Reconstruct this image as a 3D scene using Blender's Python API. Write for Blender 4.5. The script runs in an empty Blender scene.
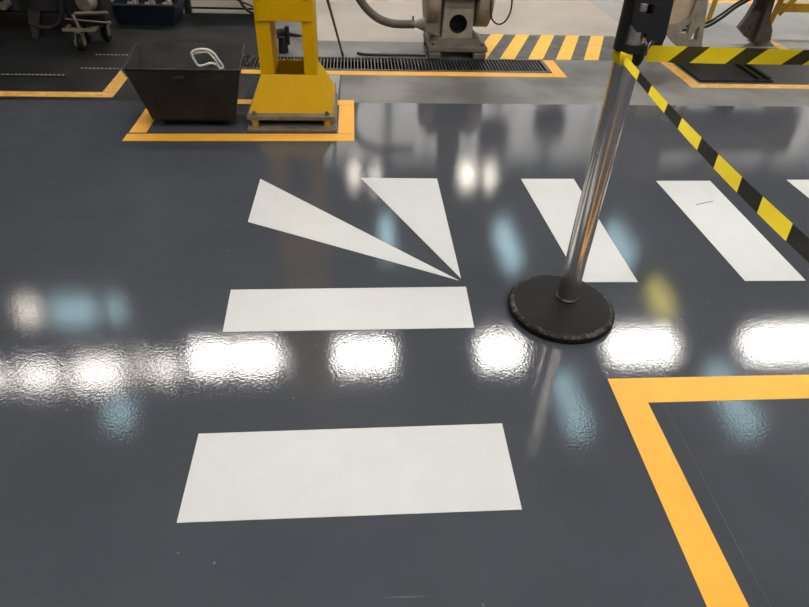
import bpy, bmesh, math, random
from mathutils import Vector, Matrix
random.seed(7)
S = bpy.context.scene
COL = S.collection
PI = math.pi

# ------------------------------------------------------------------ materials
def nodes_of(name):
    m = bpy.data.materials.new(name); m.use_nodes = True
    nt = m.node_tree
    return m, nt, nt.nodes['Principled BSDF']

def mat(name, col, rough=.5, metal=0., var=.12, vscale=8., bump=0., bscale=60., rvar=0., col2=None, spec=None, thresh=None, coat=0.):
    m, nt, p = nodes_of(name)
    N, L = nt.nodes.new, nt.links.new
    tc = N('ShaderNodeTexCoord')
    ns = N('ShaderNodeTexNoise'); ns.inputs['Scale'].default_value = vscale
    ns.inputs['Detail'].default_value = 6; ns.inputs['Roughness'].default_value = .6
    L(tc.outputs['Object'], ns.inputs['Vector'])
    r = N('ShaderNodeValToRGB')
    c1 = [max(0, c * (1 - var)) for c in col] + [1]
    c2 = list(col2) + [1] if col2 else [min(1, c * (1 + var)) for c in col] + [1]
    t = thresh or (.3, .7)
    r.color_ramp.elements[0].position = t[0]; r.color_ramp.elements[0].color = c1
    r.color_ramp.elements[1].position = t[1]; r.color_ramp.elements[1].color = c2
    L(ns.outputs['Fac'], r.inputs['Fac']); L(r.outputs['Color'], p.inputs['Base Color'])
    p.inputs['Metallic'].default_value = metal
    p.inputs['Roughness'].default_value = rough
    if spec is not None: p.inputs['Specular IOR Level'].default_value = spec
    p.inputs['Coat Weight'].default_value = coat
    if rvar:
        mr = N('ShaderNodeMapRange'); mr.inputs['To Min'].default_value = max(.02, rough - rvar); mr.inputs['To Max'].default_value = min(1, rough + rvar)
        L(ns.outputs['Fac'], mr.inputs['Value']); L(mr.outputs['Result'], p.inputs['Roughness'])
    if bump:
        b = N('ShaderNodeBump'); b.inputs['Strength'].default_value = bump; b.inputs['Distance'].default_value = .002
        n2 = N('ShaderNodeTexNoise'); n2.inputs['Scale'].default_value = bscale; n2.inputs['Detail'].default_value = 3
        L(tc.outputs['Object'], n2.inputs['Vector']); L(n2.outputs['Fac'], b.inputs['Height']); L(b.outputs['Normal'], p.inputs['Normal'])
    return m

def emis(name, col, strength):
    m, nt, p = nodes_of(name)
    p.inputs['Base Color'].default_value = (.8, .8, .8, 1)
    p.inputs['Emission Color'].default_value = (*col, 1)
    p.inputs['Emission Strength'].default_value = strength
    return m

def coating_material():
    """glossy dark grey epoxy with orange peel, faint scratches and scuffs"""
    m, nt, p = nodes_of('epoxy_coating')
    N, L = nt.nodes.new, nt.links.new
    tc = N('ShaderNodeTexCoord')
    n1 = N('ShaderNodeTexNoise'); n1.inputs['Scale'].default_value = 1.3; n1.inputs['Detail'].default_value = 8; n1.inputs['Roughness'].default_value = .62
    L(tc.outputs['Object'], n1.inputs['Vector'])
    r = N('ShaderNodeValToRGB')
    r.color_ramp.elements[0].position = .3; r.color_ramp.elements[0].color = (.061, .065, .078, 1)
    r.color_ramp.elements[1].position = .7; r.color_ramp.elements[1].color = (.075, .080, .095, 1)
    L(n1.outputs['Fac'], r.inputs['Fac'])
    # thin scratches: stretched noise thresholded high
    mp = N('ShaderNodeMapping'); mp.inputs['Rotation'].default_value = (0, 0, .5); mp.inputs['Scale'].default_value = (.9, 26, 1)
    L(tc.outputs['Object'], mp.inputs['Vector'])
    n2 = N('ShaderNodeTexNoise'); n2.inputs['Scale'].default_value = 3.2; n2.inputs['Detail'].default_value = 2
    L(mp.outputs['Vector'], n2.inputs['Vector'])
    r2 = N('ShaderNodeValToRGB'); r2.color_ramp.elements[0].position = .755; r2.color_ramp.elements[0].color = (0, 0, 0, 1)
    r2.color_ramp.elements[1].position = .78; r2.color_ramp.elements[1].color = (1, 1, 1, 1)
    L(n2.outputs['Fac'], r2.inputs['Fac'])
    # little pale specks of dirt
    n3 = N('ShaderNodeTexVoronoi'); n3.inputs['Scale'].default_value = 9
    L(tc.outputs['Object'], n3.inputs['Vector'])
    r3 = N('ShaderNodeValToRGB'); r3.color_ramp.elements[0].position = .028; r3.color_ramp.elements[0].color = (1, 1, 1, 1)
    r3.color_ramp.elements[1].position = .04; r3.color_ramp.elements[1].color = (0, 0, 0, 1)
    L(n3.outputs['Distance'], r3.inputs['Fac'])
    ad = N('ShaderNodeMath'); ad.operation = 'MAXIMUM'
    L(r2.outputs['Color'], ad.inputs[0]); L(r3.outputs['Color'], ad.inputs[1])
    sc = N('ShaderNodeMath'); sc.operation = 'MULTIPLY'; sc.inputs[1].default_value = .35
    L(ad.outputs[0], sc.inputs[0])
    mx = N('ShaderNodeMix'); mx.data_type = 'RGBA'
    L(sc.outputs[0], mx.inputs[0]); L(r.outputs['Color'], mx.inputs[6]); mx.inputs[7].default_value = (.33, .34, .36, 1)
    L(mx.outputs[2], p.inputs['Base Color'])
    mr = N('ShaderNodeMapRange'); mr.inputs['From Min'].default_value = .3; mr.inputs['From Max'].default_value = .7
    mr.inputs['To Min'].default_value = COAT_R[0]; mr.inputs['To Max'].default_value = COAT_R[1]
    L(n1.outputs['Fac'], mr.inputs['Value']); L(mr.outputs['Result'], p.inputs['Roughness'])
    p.inputs['IOR'].default_value = 1.52
    b = N('ShaderNodeBump'); b.inputs['Strength'].default_value = COAT_BUMP; b.inputs['Distance'].default_value = .004
    n4 = N('ShaderNodeTexNoise'); n4.inputs['Scale'].default_value = 115; n4.inputs['Detail'].default_value = 2
    L(tc.outputs['Object'], n4.inputs['Vector'])
    n5 = N('ShaderNodeTexNoise'); n5.inputs['Scale'].default_value = 16; n5.inputs['Detail'].default_value = 2
    L(tc.outputs['Object'], n5.inputs['Vector'])
    sm = N('ShaderNodeMath'); sm.operation = 'MULTIPLY_ADD'; sm.inputs[1].default_value = .35
    L(n5.outputs['Fac'], sm.inputs[0]); L(n4.outputs['Fac'], sm.inputs[2])
    L(sm.outputs[0], b.inputs['Height']); L(b.outputs['Normal'], p.inputs['Normal'])
    return m

COAT_R = (.045, .075)
COAT_BUMP = .050
LAMP = 56.5

M = {}
M['coat'] = coating_material()
M['concrete_grey'] = mat('worn_grey_concrete', (.105, .10, .095), .42, col2=(.205, .20, .19), thresh=(.38, .60), vscale=1.8, bump=.15, bscale=40, rvar=.1)
M['concrete_grey_pale'] = mat('cool_pale_concrete', (.33, .325, .315), .45, var=.15, vscale=2.2, rvar=.1)
M['concrete_pale'] = mat('pale_concrete', (.44, .385, .33), .5, var=.12, vscale=2.2, bump=.1, bscale=40, rvar=.1)
M['oily'] = mat('oily_dark_floor', (.05, .05, .052), .4, var=.4, vscale=6, bump=.2, rvar=.12)  # bench machine's reflection and shadow, put into the floor colour
M['dark_floor'] = mat('dark_old_floor', (.017, .017, .0185), .42, var=.35, vscale=4, bump=.2, rvar=.1)
M['white_paint'] = mat('white_floor_paint', (.635, .642, .64), .45, var=.03, vscale=9, bump=.12, bscale=90)
M['tape'] = mat('yellow_floor_tape', (.93, .46, .045), .45, var=.05, vscale=14, bump=.12, bscale=90)
M['tape_worn'] = mat('worn_yellow_floor_tape', (.80, .42, .07), .5, var=.3, vscale=22, col2=(.88, .50, .12), bump=.15)
M['hazard_black'] = mat('hazard_black', (.05, .047, .044), .5, var=.4, vscale=9, col2=(.14, .13, .12))
M['hazard_yellow'] = mat('hazard_yellow', (.93, .53, .05), .45, var=.08, vscale=10)
M['rubber'] = mat('black_rubber', (.008, .0075, .0075), .6, spec=.22, var=.4, vscale=20, bump=.4, bscale=70, rvar=.12)
M['rubber_worn'] = mat('worn_rubber_edge', (.012, .011, .010), .55, var=.3, spec=.3, vscale=40, col2=(.17, .145, .12), thresh=(.48, .74), bump=.5, bscale=90)
M['chrome'] = mat('polished_steel_tube', (.90, .87, .83), .23, 1., var=.04, vscale=30, bump=.03, bscale=30)
M['black_plastic'] = mat('black_plastic', (.016, .016, .018), .42, var=.2, vscale=20)
M['bt_yellow'] = mat('barrier_tape_yellow', (.78, .60, .010), .5, spec=.25, var=.05, vscale=20)
M['bt_black'] = mat('barrier_tape_black', (.045, .040, .012), .55, spec=.2, var=.3, vscale=20)
M['bt_black2'] = mat('barrier_tape_solid_black', (.014, .013, .010), .6, spec=.15, var=.3, vscale=20)
M['machine_yellow'] = mat('yellow_machine_paint', (.60, .34, .000), .55, spec=.12, var=.04, vscale=7, bump=.12, bscale=30, rvar=.05)
M['yellow_dark'] = mat('yellow_frame_paint', (.50, .30, .015), .5, var=.15, vscale=12)
M['bare_steel'] = mat('dusty_steel', (.22, .19, .155), .5, .4, var=.35, vscale=18, bump=.3, rvar=.15)
M['black_steel'] = mat('soot_black_steel', (.011, .010, .009), .6, .2, var=.4, vscale=7, col2=(.024, .020, .017), bump=.4, bscale=25, rvar=.15)
M['bin_inside'] = mat('scuffed_inner_steel', (.018, .0175, .0175), .6, .2, var=.4, vscale=5, col2=(.05, .048, .047), thresh=(.4, .75), bump=.4, bscale=25)
M['cast_grey'] = mat('grey_cast_iron', (.29, .25, .205), .5, .1, var=.25, vscale=10, bump=.3, bscale=60, rvar=.12)
M['cast_dark'] = mat('dark_cast_iron', (.135, .118, .10), .5, .15, var=.35, vscale=10, bump=.3, bscale=60)
M['beige'] = mat('beige_machine_paint', (.47, .38, .27), .45, var=.1, vscale=9, bump=.1)
M['beige_dull'] = mat('dull_beige_paint', (.20, .165, .125), .5, var=.3, vscale=14)
M['hose'] = mat('brown_grey_hose', (.13, .11, .085), .5, var=.2, vscale=20)
M['black_hose'] = mat('black_hose', (.02, .02, .02), .4, var=.3, vscale=20)
M['dark_machine'] = mat('dark_machine_paint', (.010, .0105, .012), .5, .2, var=.4, vscale=5, bump=.2)
M['dark_panel'] = mat('dark_grey_panel', (.022, .0225, .025), .5, .1, var=.3, vscale=5, bump=.2)
M['navy'] = mat('navy_plastic', (.003, .008, .019), .4, var=.3, vscale=5)
M['light_plastic'] = mat('offwhite_plastic', (.74, .70, .62), .4, var=.06, vscale=14)
M['grating'] = mat('drain_bar_steel', (.16, .155, .15), .4, .7, var=.35, vscale=14, rvar=.15)
M['stud'] = mat('bright_stud_steel', (.5, .49, .47), .4, .3)
M['pit'] = mat('drain_pit', (.008, .008, .009), .7, var=.4, vscale=6)
M['wall'] = mat('hall_wall_cladding', (.30, .30, .30), .6, var=.05, vscale=.5)
M['ceiling'] = mat('hall_ceiling_cladding', (.11, .115, .125), .8, var=.1, vscale=.4)
M['lamp_body'] = mat('lamp_housing', (.35, .36, .37), .4, .5)
M['lamp'] = emis('lamp_diffuser', (1, .955, .89), LAMP)
M['lamp_left'] = emis('left_lamp_diffuser', (1, .93, .85), LAMP * .45)
M['lamp_small'] = emis('small_lamp_diffuser', (1, .90, .78), LAMP * .34)
M['pane'] = emis('daylight_pane', (1, .96, .90), 1.15)  # glow added on the far wall for its floor reflection
M['skylight'] = emis('skylight_sheet', (.58, .90, 1.0), 6.5)
M['lamp_amber'] = emis('amber_lamp_diffuser', (1, .85, .15), 11.)

# ------------------------------------------------------------------ mesh helpers
def finish(name, bm, mats, parent=None, smooth=None):
    me = bpy.data.meshes.new(name)
    bmesh.ops.recalc_face_normals(bm, faces=bm.faces)
    bm.to_mesh(me); bm.free()
    if not isinstance(mats, (list, tuple)): mats = [mats]
    for k in mats: me.materials.append(M[k])
    o = bpy.data.objects.new(name, me); COL.objects.link(o)
    if smooth:
        for p in me.polygons: p.use_smooth = True
        me.set_sharp_from_angle(angle=math.radians(smooth))
    if parent:
        o.parent = parent
        o.location = -Vector(parent.location) if parent.parent is None else (0, 0, 0)
        if parent.type == 'MESH' and parent.parent is None: o.location = (0, 0, 0)
    return o

def box(bm, x0, x1, y0, y1, z0, z1, mi=0, bev=0.):
    r = bmesh.ops.create_cube(bm, size=1)
    vs = r['verts']
    for v in vs:
        v.co = Vector(((x0 + x1) / 2 + v.co.x * (x1 - x0), (y0 + y1) / 2 + v.co.y * (y1 - y0), (z0 + z1) / 2 + v.co.z * (z1 - z0)))
    fs = set(f for v in vs for f in v.link_faces)
    for f in fs: f.material_index = mi
    if bev:
        es = list(set(e for v in vs for e in v.link_edges))
        bmesh.ops.bevel(bm, geom=es, offset=bev, segments=2, profile=.5, affect='EDGES')

def hexa(bm, b, t, mi=0, bev=0.):
    """solid from a bottom quad b and a top quad t (same winding)"""
    vb = [bm.verts.new(p) for p in b]; vt = [bm.verts.new(p) for p in t]
    fs = [bm.faces.new(vb[::-1]), bm.faces.new(vt)]
    n = len(b)
    for i in range(n): fs.append(bm.faces.new((vb[i], vb[(i + 1) % n], vt[(i + 1) % n], vt[i])))
    for f in fs: f.material_index = mi
    if bev:
        es = list(set(e for f in fs for e in f.edges))
        bmesh.ops.bevel(bm, geom=es, offset=bev, segments=2, profile=.5, affect='EDGES')

def prism(bm, pts, z0, z1, mi=0):
    hexa(bm, [(x, y, z0) for x, y in pts], [(x, y, z1) for x, y in pts], mi)

def prism_y(bm, pts, y0, y1, mi=0, bev=0.):
    """outline in x,z extruded along y"""
    hexa(bm, [(x, y0, z) for x, z in pts], [(x, y1, z) for x, z in pts], mi, bev)

def ring_frame(bm, axis_dir):
    d = Vector(axis_dir).normalized()
    a = d.orthogonal().normalized(); return a, d.cross(a).normalized()

def cyl(bm, p0, p1, r0, r1=None, n=24, mi=0, caps=True):
    r1 = r0 if r1 is None else r1
    p0, p1 = Vector(p0), Vector(p1); a, b = ring_frame(bm, p1 - p0)
    R = []
    for p, r in ((p0, r0), (p1, r1)):
        R.append([bm.verts.new(p + (a * math.cos(2 * PI * i / n) + b * math.sin(2 * PI * i / n)) * r) for i in range(n)])
    for i in range(n):
        f = bm.faces.new((R[0][i], R[0][(i + 1) % n], R[1][(i + 1) % n], R[1][i])); f.material_index = mi
    if caps:
        for q in R: bm.faces.new(q).material_index = mi

def lathe(bm, c, axis, prof, n=48, mi=0, mis=None):
    """prof: list of (distance along axis, radius)"""
    c = Vector(c); d = Vector(axis).normalized(); a, b = ring_frame(bm, d)
    prev = None
    for k, (h, r) in enumerate(prof):
        if r < 1e-6: cur = [bm.verts.new(c + d * h)]
        else: cur = [bm.verts.new(c + d * h + (a * math.cos(2 * PI * i / n) + b * math.sin(2 * PI * i / n)) * r) for i in range(n)]
        if prev is not None:
            for i in range(n):
                p0, p1 = prev[i % len(prev)], prev[(i + 1) % len(prev)]
                q0, q1 = cur[i % len(cur)], cur[(i + 1) % len(cur)]
                vs = []
                for v in (p0, p1, q1, q0):
                    if v not in vs: vs.append(v)
                if len(vs) > 2:
                    f = bm.faces.new(vs); f.material_index = (mis[k - 1] if mis else mi)
        prev = cur

def catmull(P, n=8, closed=False):
    P = [Vector(p) for p in P]; out = []
    m = len(P)
    rng = range(m if closed else m - 1)
    for i in rng:
        if closed: a, b, c, d = P[(i - 1) % m], P[i], P[(i + 1) % m], P[(i + 2) % m]
        else: a, b, c, d = P[max(0, i - 1)], P[i], P[i + 1], P[min(m - 1, i + 2)]
        for k in range(n):
            t = k / n
            out.append(.5 * ((2 * b) + (c - a) * t + (2 * a - 5 * b + 4 * c - d) * t * t + (3 * b - 3 * c + d - a) * t ** 3))
    if not closed: out.append(P[-1])
    return out

def tube(bm, P, r, n=12, closed=False, mi=0, smooth_n=8, rfun=None):
    Q = catmull(P, smooth_n, closed) if smooth_n else [Vector(p) for p in P]
    m = len(Q); up = None; rings = []
    for i, q in enumerate(Q):
        if closed: t = (Q[(i + 1) % m] - Q[i - 1]).normalized()
        else: t = (Q[min(m - 1, i + 1)] - Q[max(0, i - 1)]).normalized()
        if up is None: up = t.orthogonal().normalized()
        up = (up - t * up.dot(t)).normalized(); s = t.cross(up)
        rr = r * (rfun(i) if rfun else 1)
        rings.append([bm.verts.new(q + (up * math.cos(2 * PI * k / n) + s * math.sin(2 * PI * k / n)) * rr) for k in range(n)])
    for i in range(m if closed else m - 1):
        A, B = rings[i], rings[(i + 1) % m]
        for k in range(n):
            bm.faces.new((A[k], A[(k + 1) % n], B[(k + 1) % n], B[k])).material_index = mi
    if not closed:
        bm.faces.new(rings[0][::-1]); bm.faces.new(rings[-1])

def plate_holes(bm, outer, holes, y0, y1, mi=0):
    """flat plate in x,z with holes, extruded from y0 to y1"""
    es = []
    for loop in [outer] + holes:
        vs = [bm.verts.new((x, y0, z)) for x, z in loop]
        for i in range(len(vs)): es.append(bm.edges.new((vs[i], vs[(i + 1) % len(vs)])))
    g = bmesh.ops.triangle_fill(bm, use_beauty=True, use_dissolve=False, edges=es)
    fs = [x for x in g['geom'] if isinstance(x, bmesh.types.BMFace)]
    ex = bmesh.ops.extrude_face_region(bm, geom=fs)
    for v in ex['geom']:
        if isinstance(v, bmesh.types.BMVert): v.co.y = y1

def circ(cx, cz, r, n=32): return [(cx + r * math.cos(2 * PI * i / n), cz + r * math.sin(2 * PI * i / n)) for i in range(n)]

def empty(name, loc):
    o = bpy.data.objects.new(name, None); COL.objects.link(o); o.location = loc; o.empty_display_size = .1
    return o

def tag(o, label, cat, group=None, kind=None):
    o['label'] = label; o['category'] = cat
    if group: o['group'] = group
    if kind: o['kind'] = kind
    return o

def struct(o):
    o['kind'] = 'structure'; return o

def copy_tree(o, parent=None):
    c = o.copy(); COL.objects.link(c); c.parent = parent
    for ch in list(o.children): copy_tree(ch, c)
    return c

B = bmesh.new

# ------------------------------------------------------------------ the hall
HX0, HX1, HY0, HY1, HZ = -16., 22., -12., 20.2, 8.3
# floor: one slab, its surfaces (coating, concrete) laid out in a grid around the drain slot
DR = (-2.02, 1.545, 4.775, 5.085)            # drain slot
xs = [HX0, -2.02, -1.6, -.74, -.38, -.10, .62, 1.545, 2.65, 3.86, HX1]
ys = [HY0, 4.08, 4.54, 4.775, 5.085, 5.55, 6.42, HY1]
def floor_mat(x, y):
    if y < 4.08: return 0
    if x < -.74: return 3 if y < 6.42 else 2
    if y < 4.775 and x < -.10: return 0
    if -.74 < x < -.38 and y < 6.42: return 1
    if x > 2.65 and y > 5.55: return 6
    if y < 5.55: 
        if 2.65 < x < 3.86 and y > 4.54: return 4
        return 1
    if y < 6.42 and 2.65 > x > .62: return 2
    return 2
bm = B(); vg = {}
def V(x, y, z=0):
    k = (round(x, 4), round(y, 4), z)
    if k not in vg: vg[k] = bm.verts.new((x, y, z))
    return vg[k]
for i in range(len(xs) - 1):
    for j in range(len(ys) - 1):
        cx_, cy_ = (xs[i] + xs[i + 1]) / 2, (ys[j] + ys[j + 1]) / 2
        if DR[0] < cx_ < DR[1] and DR[2] < cy_ < DR[3]:
            zz = -.16
            f = bm.faces.new((V(xs[i], ys[j], zz), V(xs[i + 1], ys[j], zz), V(xs[i + 1], ys[j + 1], zz), V(xs[i], ys[j + 1], zz))); f.material_index = 5
            for (a, b) in (((xs[i], ys[j]), (xs[i + 1], ys[j])), ((xs[i], ys[j + 1]), (xs[i + 1], ys[j + 1]))):
                f = bm.faces.new((V(*a), V(*b), V(*b, zz), V(*a, zz))); f.material_index = 5
            for xe in (xs[i], xs[i + 1]):
                if abs(xe - DR[0]) < 1e-6 or abs(xe - DR[1]) < 1e-6:
                    f = bm.faces.new((V(xe, ys[j]), V(xe, ys[j + 1]), V(xe, ys[j + 1], zz), V(xe, ys[j], zz))); f.material_index = 5
            continue
        f = bm.faces.new((V(xs[i], ys[j]), V(xs[i + 1], ys[j]), V(xs[i + 1], ys[j + 1]), V(xs[i], ys[j + 1])))
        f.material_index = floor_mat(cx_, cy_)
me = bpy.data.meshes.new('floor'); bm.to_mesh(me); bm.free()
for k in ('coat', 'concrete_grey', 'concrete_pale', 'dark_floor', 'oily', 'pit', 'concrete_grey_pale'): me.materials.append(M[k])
fl = struct(bpy.data.objects.new('floor', me)); COL.objects.link(fl)

def slab(name, *a, m='wall'):
    b = B(); box(b, *a); return struct(finish(name, b, m))
slab('wall_far', HX0, HX1, HY1, HY1 + .2, 0, HZ)
slab('wall_near', HX0, HX1, HY0 - .2, HY0, 0, HZ)
slab('wall_left', HX0 - .2, HX0, HY0, HY1, 0, HZ)
slab('wall_right', HX1, HX1 + .2, HY0, HY1, 0, HZ)
slab('ceiling', HX0, HX1, HY0, HY1, HZ, HZ + .2, m='ceiling')

# glowing band added high on the far wall to brighten the floor reflection
for i in range(8):
    x0 = -1.6 + i * 2.85
    b = B(); box(b, x0 - .08, x0 + 2.68, HY1 - .06, HY1 - .001, 4.1, 4.2); box(b, x0 - .08, x0 + 2.68, HY1 - .06, HY1 - .001, 8.0, 8.1)
    for k in range(3): box(b, x0 - .08 + k * 1.34, x0 + k * 1.34, HY1 - .06, HY1 - .001, 4.2, 8.0)
    o = struct(finish('window_%d' % (i + 11), b, 'lamp_body'))
    b = B(); box(b, x0, x0 + 1.26, HY1 - .04, HY1 - .01, 4.2, 8.0); box(b, x0 + 1.34, x0 + 2.60, HY1 - .04, HY1 - .01, 4.2, 8.0)
    finish('pane', b, 'pane', o)
# roof skylight strips
for i, (x0, x1, y0, y1) in enumerate([(.72, 1.05, 14.5, 16.2), (4.2, 4.62, 13.8, 15.8), (4.33, 4.7, 7.8, 9.4), (7.65, 7.95, 13.9, 15.6),
                                      (7.95, 8.3, 7.7, 9.5), (-5.1, -4.7, 8.45, 8.95), (-7.4, -6.5, 11.8, 12.3), (-6.1, -5.8, 11.9, 12.3)]):
    b = B(); box(b, x0, x1, y0, y1, 8.0 , 8.3); struct(finish('window_%d' % (i + 1), b, 'skylight'))

# hall lamps, hung under the ceiling
def lamp(x0, x1, y0, y1, dm, label, z=8.0):
    cx_, cy_ = (x0 + x1) / 2, (y0 + y1) / 2
    t = empty('high_bay_lamp', (cx_, cy_, z)); tag(t, label, 'ceiling light', 'high bay lamps under the hall ceiling')
    b = B(); hexa(b, [(x0 - .04, y0 - .04, z + .012), (x1 + .04, y0 - .04, z + .012), (x1 + .04, y1 + .04, z + .012), (x0 - .04, y1 + .04, z + .012)],
                  [(x0 + .1, y0 + .1, z + .14), (x1 - .1, y0 + .1, z + .14), (x1 - .1, y1 - .1, z + .14), (x0 + .1, y1 - .1, z + .14)])
    finish('housing', b, 'lamp_body', t)
    b = B(); cyl(b, (cx_, cy_, z + .13), (cx_, cy_, HZ), .02, n=8); finish('hanger', b, 'lamp_body', t)
    b = B(); box(b, x0, x1, y0, y1, z - .01, z + .012); finish('diffuser', b, dm, t)
for a in [(-.50, .75, 9.75, 10.45), (2.80, 3.75, 9.75, 10.5), (5.9, 7.4, 9.8, 10.5), (9.3, 11.2, 9.8, 10.5), (-2.75, -1.85, 9.75, 10.45), (-3.7, -2.9, 9.75, 10.45)]:
    lamp(*a, 'lamp', 'wide white lamp over the far aisle of the hall')
for a in [(-4.5, -3.95, 9.6, 10.05), (-6.1, -5.1, 9.35, 10.1), (-7.2, -6.4, 9.4, 9.95), (-7.9, -7.5, 9.5, 9.9)]:
    lamp(*a, 'lamp_left', 'small white lamp over the far left of the hall')
for a in [(-1.60, -1.42, 9.8, 10.2), (-1.3, -.85, 10.0, 10.2), (-4.85, -4.7, 9.5, 10.3)]:
    lamp(*a, 'lamp_small', 'small dim lamp in the row over the far aisle')
for a in [(-.2, .1, 18.6, 19.5), (.5, .8, 18.4, 19.1), (3.6, 4.1, 18.5, 19.6), (4.45, 4.8, 18.5, 19.4)]:
    lamp(*a, 'lamp_small', 'small dim lamp near the far wall of the hall')
lamp(7.7, 8.0, 11.3, 12.6, 'lamp_amber', 'narrow amber lamp to the right of the white row')
lamp(-8.1, -7.7, 11.6, 12.2, 'lamp_small', 'small warm lamp at the far left')
for y in (.4, -5.5):  # unseen rows overhead and behind the camera, added to light the floor
    for x in (-2.6, -.2, 2.2, 4.6, 7.0, 9.4):
        lamp(x, x + 1.0, y - .3, y + .3, 'lamp', 'wide white lamp in the rows over the walkway')

# ------------------------------------------------------------------ painted markings
def marking(name, pts, label, cat, m='white_paint', group=None, h=.0012):
    cx_ = sum(p[0] for p in pts) / len(pts); cy_ = sum(p[1] for p in pts) / len(pts)
    b = B(); prism(b, [(x - cx_, y - cy_) for x, y in pts], 0, h)
    o = finish(name, b, m); o.location = (cx_, cy_, 0.0002)
    return tag(o, label, cat, group)
g1 = 'white crossing bars painted on the floor'
marking('crossing_bar', [(-.497, 1.256), (.454, 1.258), (.449, .947), (-.497, .952)], 'large white painted bar nearest the bottom of the picture', 'floor marking', group=g1)
marking('crossing_bar', [(-.510, 1.992), (.447, 1.989), (.440, 1.729), (-.501, 1.733)], 'white painted bar just below the tips of the two wedges', 'floor marking', group=g1)
marking('crossing_bar', [(.896, 2.958), (1.190, 2.957), (1.190, 2.004), (.942, 2.010)], 'white painted bar running behind the steel barrier post', 'floor marking', group=g1)
marking('crossing_bar', [(1.648, 2.932), (1.958, 2.932), (1.941, 1.998), (1.667, 2.002)], 'white painted bar right of the post, under the sloping barrier tape', 'floor marking', group=g1)
marking('crossing_bar', [(2.412, 2.943), (2.71, 2.943), (2.69, 2.0), (2.42, 2.0)], 'white painted bar cut off by the right edge of the picture', 'floor marking', group=g1)
g2 = 'white wedges of the turning corner'
marking('crossing_wedge', [(-.503, 2.961), (.424, 2.034), (-.511, 2.522)], 'long white painted wedge pointing right, lying flatter of the two', 'floor marking', group=g2)
marking('crossing_wedge', [(.025, 2.971), (.436, 2.962), (.435, 2.047)], 'white painted wedge with straight right side pointing down to the bar', 'floor marking', group=g2)

def tape_loop(name, polys, label, m='tape', h=.0010):
    b = B()
    for p in polys: prism(b, p, 0, h)
    o = finish(name, b, m); o.location.z = .0003
    return tag(o, label, 'floor tape')
def R4(x0, x1, y0, y1): return [(x0, y0), (x1, y0), (x1, y1), (x0, y1)]
tape_loop('floor_tape', [[(.865, 1.443), (2.6, 1.427), (2.6, 1.32), (.966, 1.328)], [(.865, 1.443), (.966, 1.328), (.957, .64), (.945, -.6), (.835, -.6), (.851, .655)]],
          'broad yellow floor tape forming the corner at lower right')
tape_loop('floor_tape', [[(-1.345, 3.439), (-.006, 3.449), (-.006, 3.556), (-1.345, 3.541)], R4(-1.34, -1.24, 3.56, 4.03), R4(-.104, -.005, 3.56, 4.03), R4(-1.34, -.005, 4.035, 4.125)],
          'yellow tape rectangle around the black skip and the yellow column')
tape_loop('floor_tape', [R4(-4.5, -1.606, 4.14, 4.235), [(-1.70, 4.24), (-1.606, 4.24), (-1.615, 4.52), (-1.712, 4.70)]],
          'yellow tape line with a short angled end at the left edge', 'tape_worn')
tape_loop('floor_tape', [R4(-.855, 1.545, 4.655, 4.745), R4(1.548, 1.64, 4.655, 5.075)],
          'yellow tape along the front edge of the drain with a stub at its right end')
tape_loop('floor_tape', [R4(2.55, 4.0, 4.455, 4.545), R4(2.555, 2.65, 4.548, 5.9), R4(3.87, 3.96, 4.548, 6.3)],
          'yellow tape box on the floor behind the horizontal barrier tape', 'tape_worn')
tape_loop('floor_tape', [R4(3.9, 8.5, 7.33, 7.45)], 'yellow tape line furthest away, at the top right edge')

# hazard band: black base with slanting yellow stripes
t = empty('hazard_marking', (2.2, 5.48, 0)); tag(t, 'slanting yellow and black hazard stripes on the floor between the grinder and the post', 'floor marking')
b = B(); prism(b, R4(.95, 2.42, 5.10, 5.845), .0002, .0010); finish('black_band', b, 'hazard_black', t)
b = B()
for k in range(-1, 4):
    x = 1.197 + .2365 * k
    xb0, xb1 = x, x + .125; xt0, xt1 = x + .30, x + .425
    pts = [(xb0, 5.10), (xb1, 5.10), (xt1, 5.845), (xt0, 5.845)]
    prism(b, pts, .0011, .0018)
finish('yellow_stripes', b, 'hazard_yellow', t)

# scratch marks: a thin line beside the lower right tape (groove in the coating)
b = B(); tube(b, [(1.0155, 1.32, .0004), (1.02, 1.137, .0004), (1.014, .95, .0004), (1.011, .758, .0004), (1.0134, .60, .0004)], .0007, 5)
tag(finish('floor_joint', b, 'concrete_grey'), 'thin pale saw-cut line in the dark floor beside the lower right tape', 'floor joint')
b = B(); tube(b, [(1.755, 2.665, .0014), (1.80, 2.68, .0014), (1.86, 2.70, .0014)], .0022, 5)
tag(finish('scuff_mark', b, 'cast_dark'), 'short dark scuff on the white bar under the sloping tape', 'scuff')

# ------------------------------------------------------------------ drain grating
t = empty('drain_grating', (.3, 4.93, 0)); tag(t, 'long slotted steel drain grating in the floor in front of the grinder', 'drain')
b = B()
box(b, -1.0, 1.545, 4.765, 4.79, -.03, .003); box(b, -1.0, 1.545, 5.07, 5.092, -.03, .003); box(b, 1.52, 1.55, 4.765, 5.09, -.03, .003)
finish('frame', b, 'grating', t)
b = B()
n = 94
for i in range(n):
    x = -.985 + i * (2.50 / n)
    box(b, x, x + .0075, 4.79, 5.07, -.03, .0)
o = finish('grating_bar', b, 'grating', t); o['label'] = 'row of narrow crosswise bars'
t = empty('drain_grating', (-1.5, 4.93, 0)); tag(t, 'dark perforated drain cover on the left, beyond the black skip, with dotted edges', 'drain')
b = B(); box(b, -2.02, -1.003, 4.70, 5.088, .0004, .002); finish('cover_plate', b, 'dark_floor', t)
for y in (4.715, 5.045):
    b = B()
    for i in range(19):
        x = -2.0 + i * .0285
        box(b, x, x + .012, y, y + .018, .0021, .005)
    finish('stud_row', b, 'stud', t)
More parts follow.
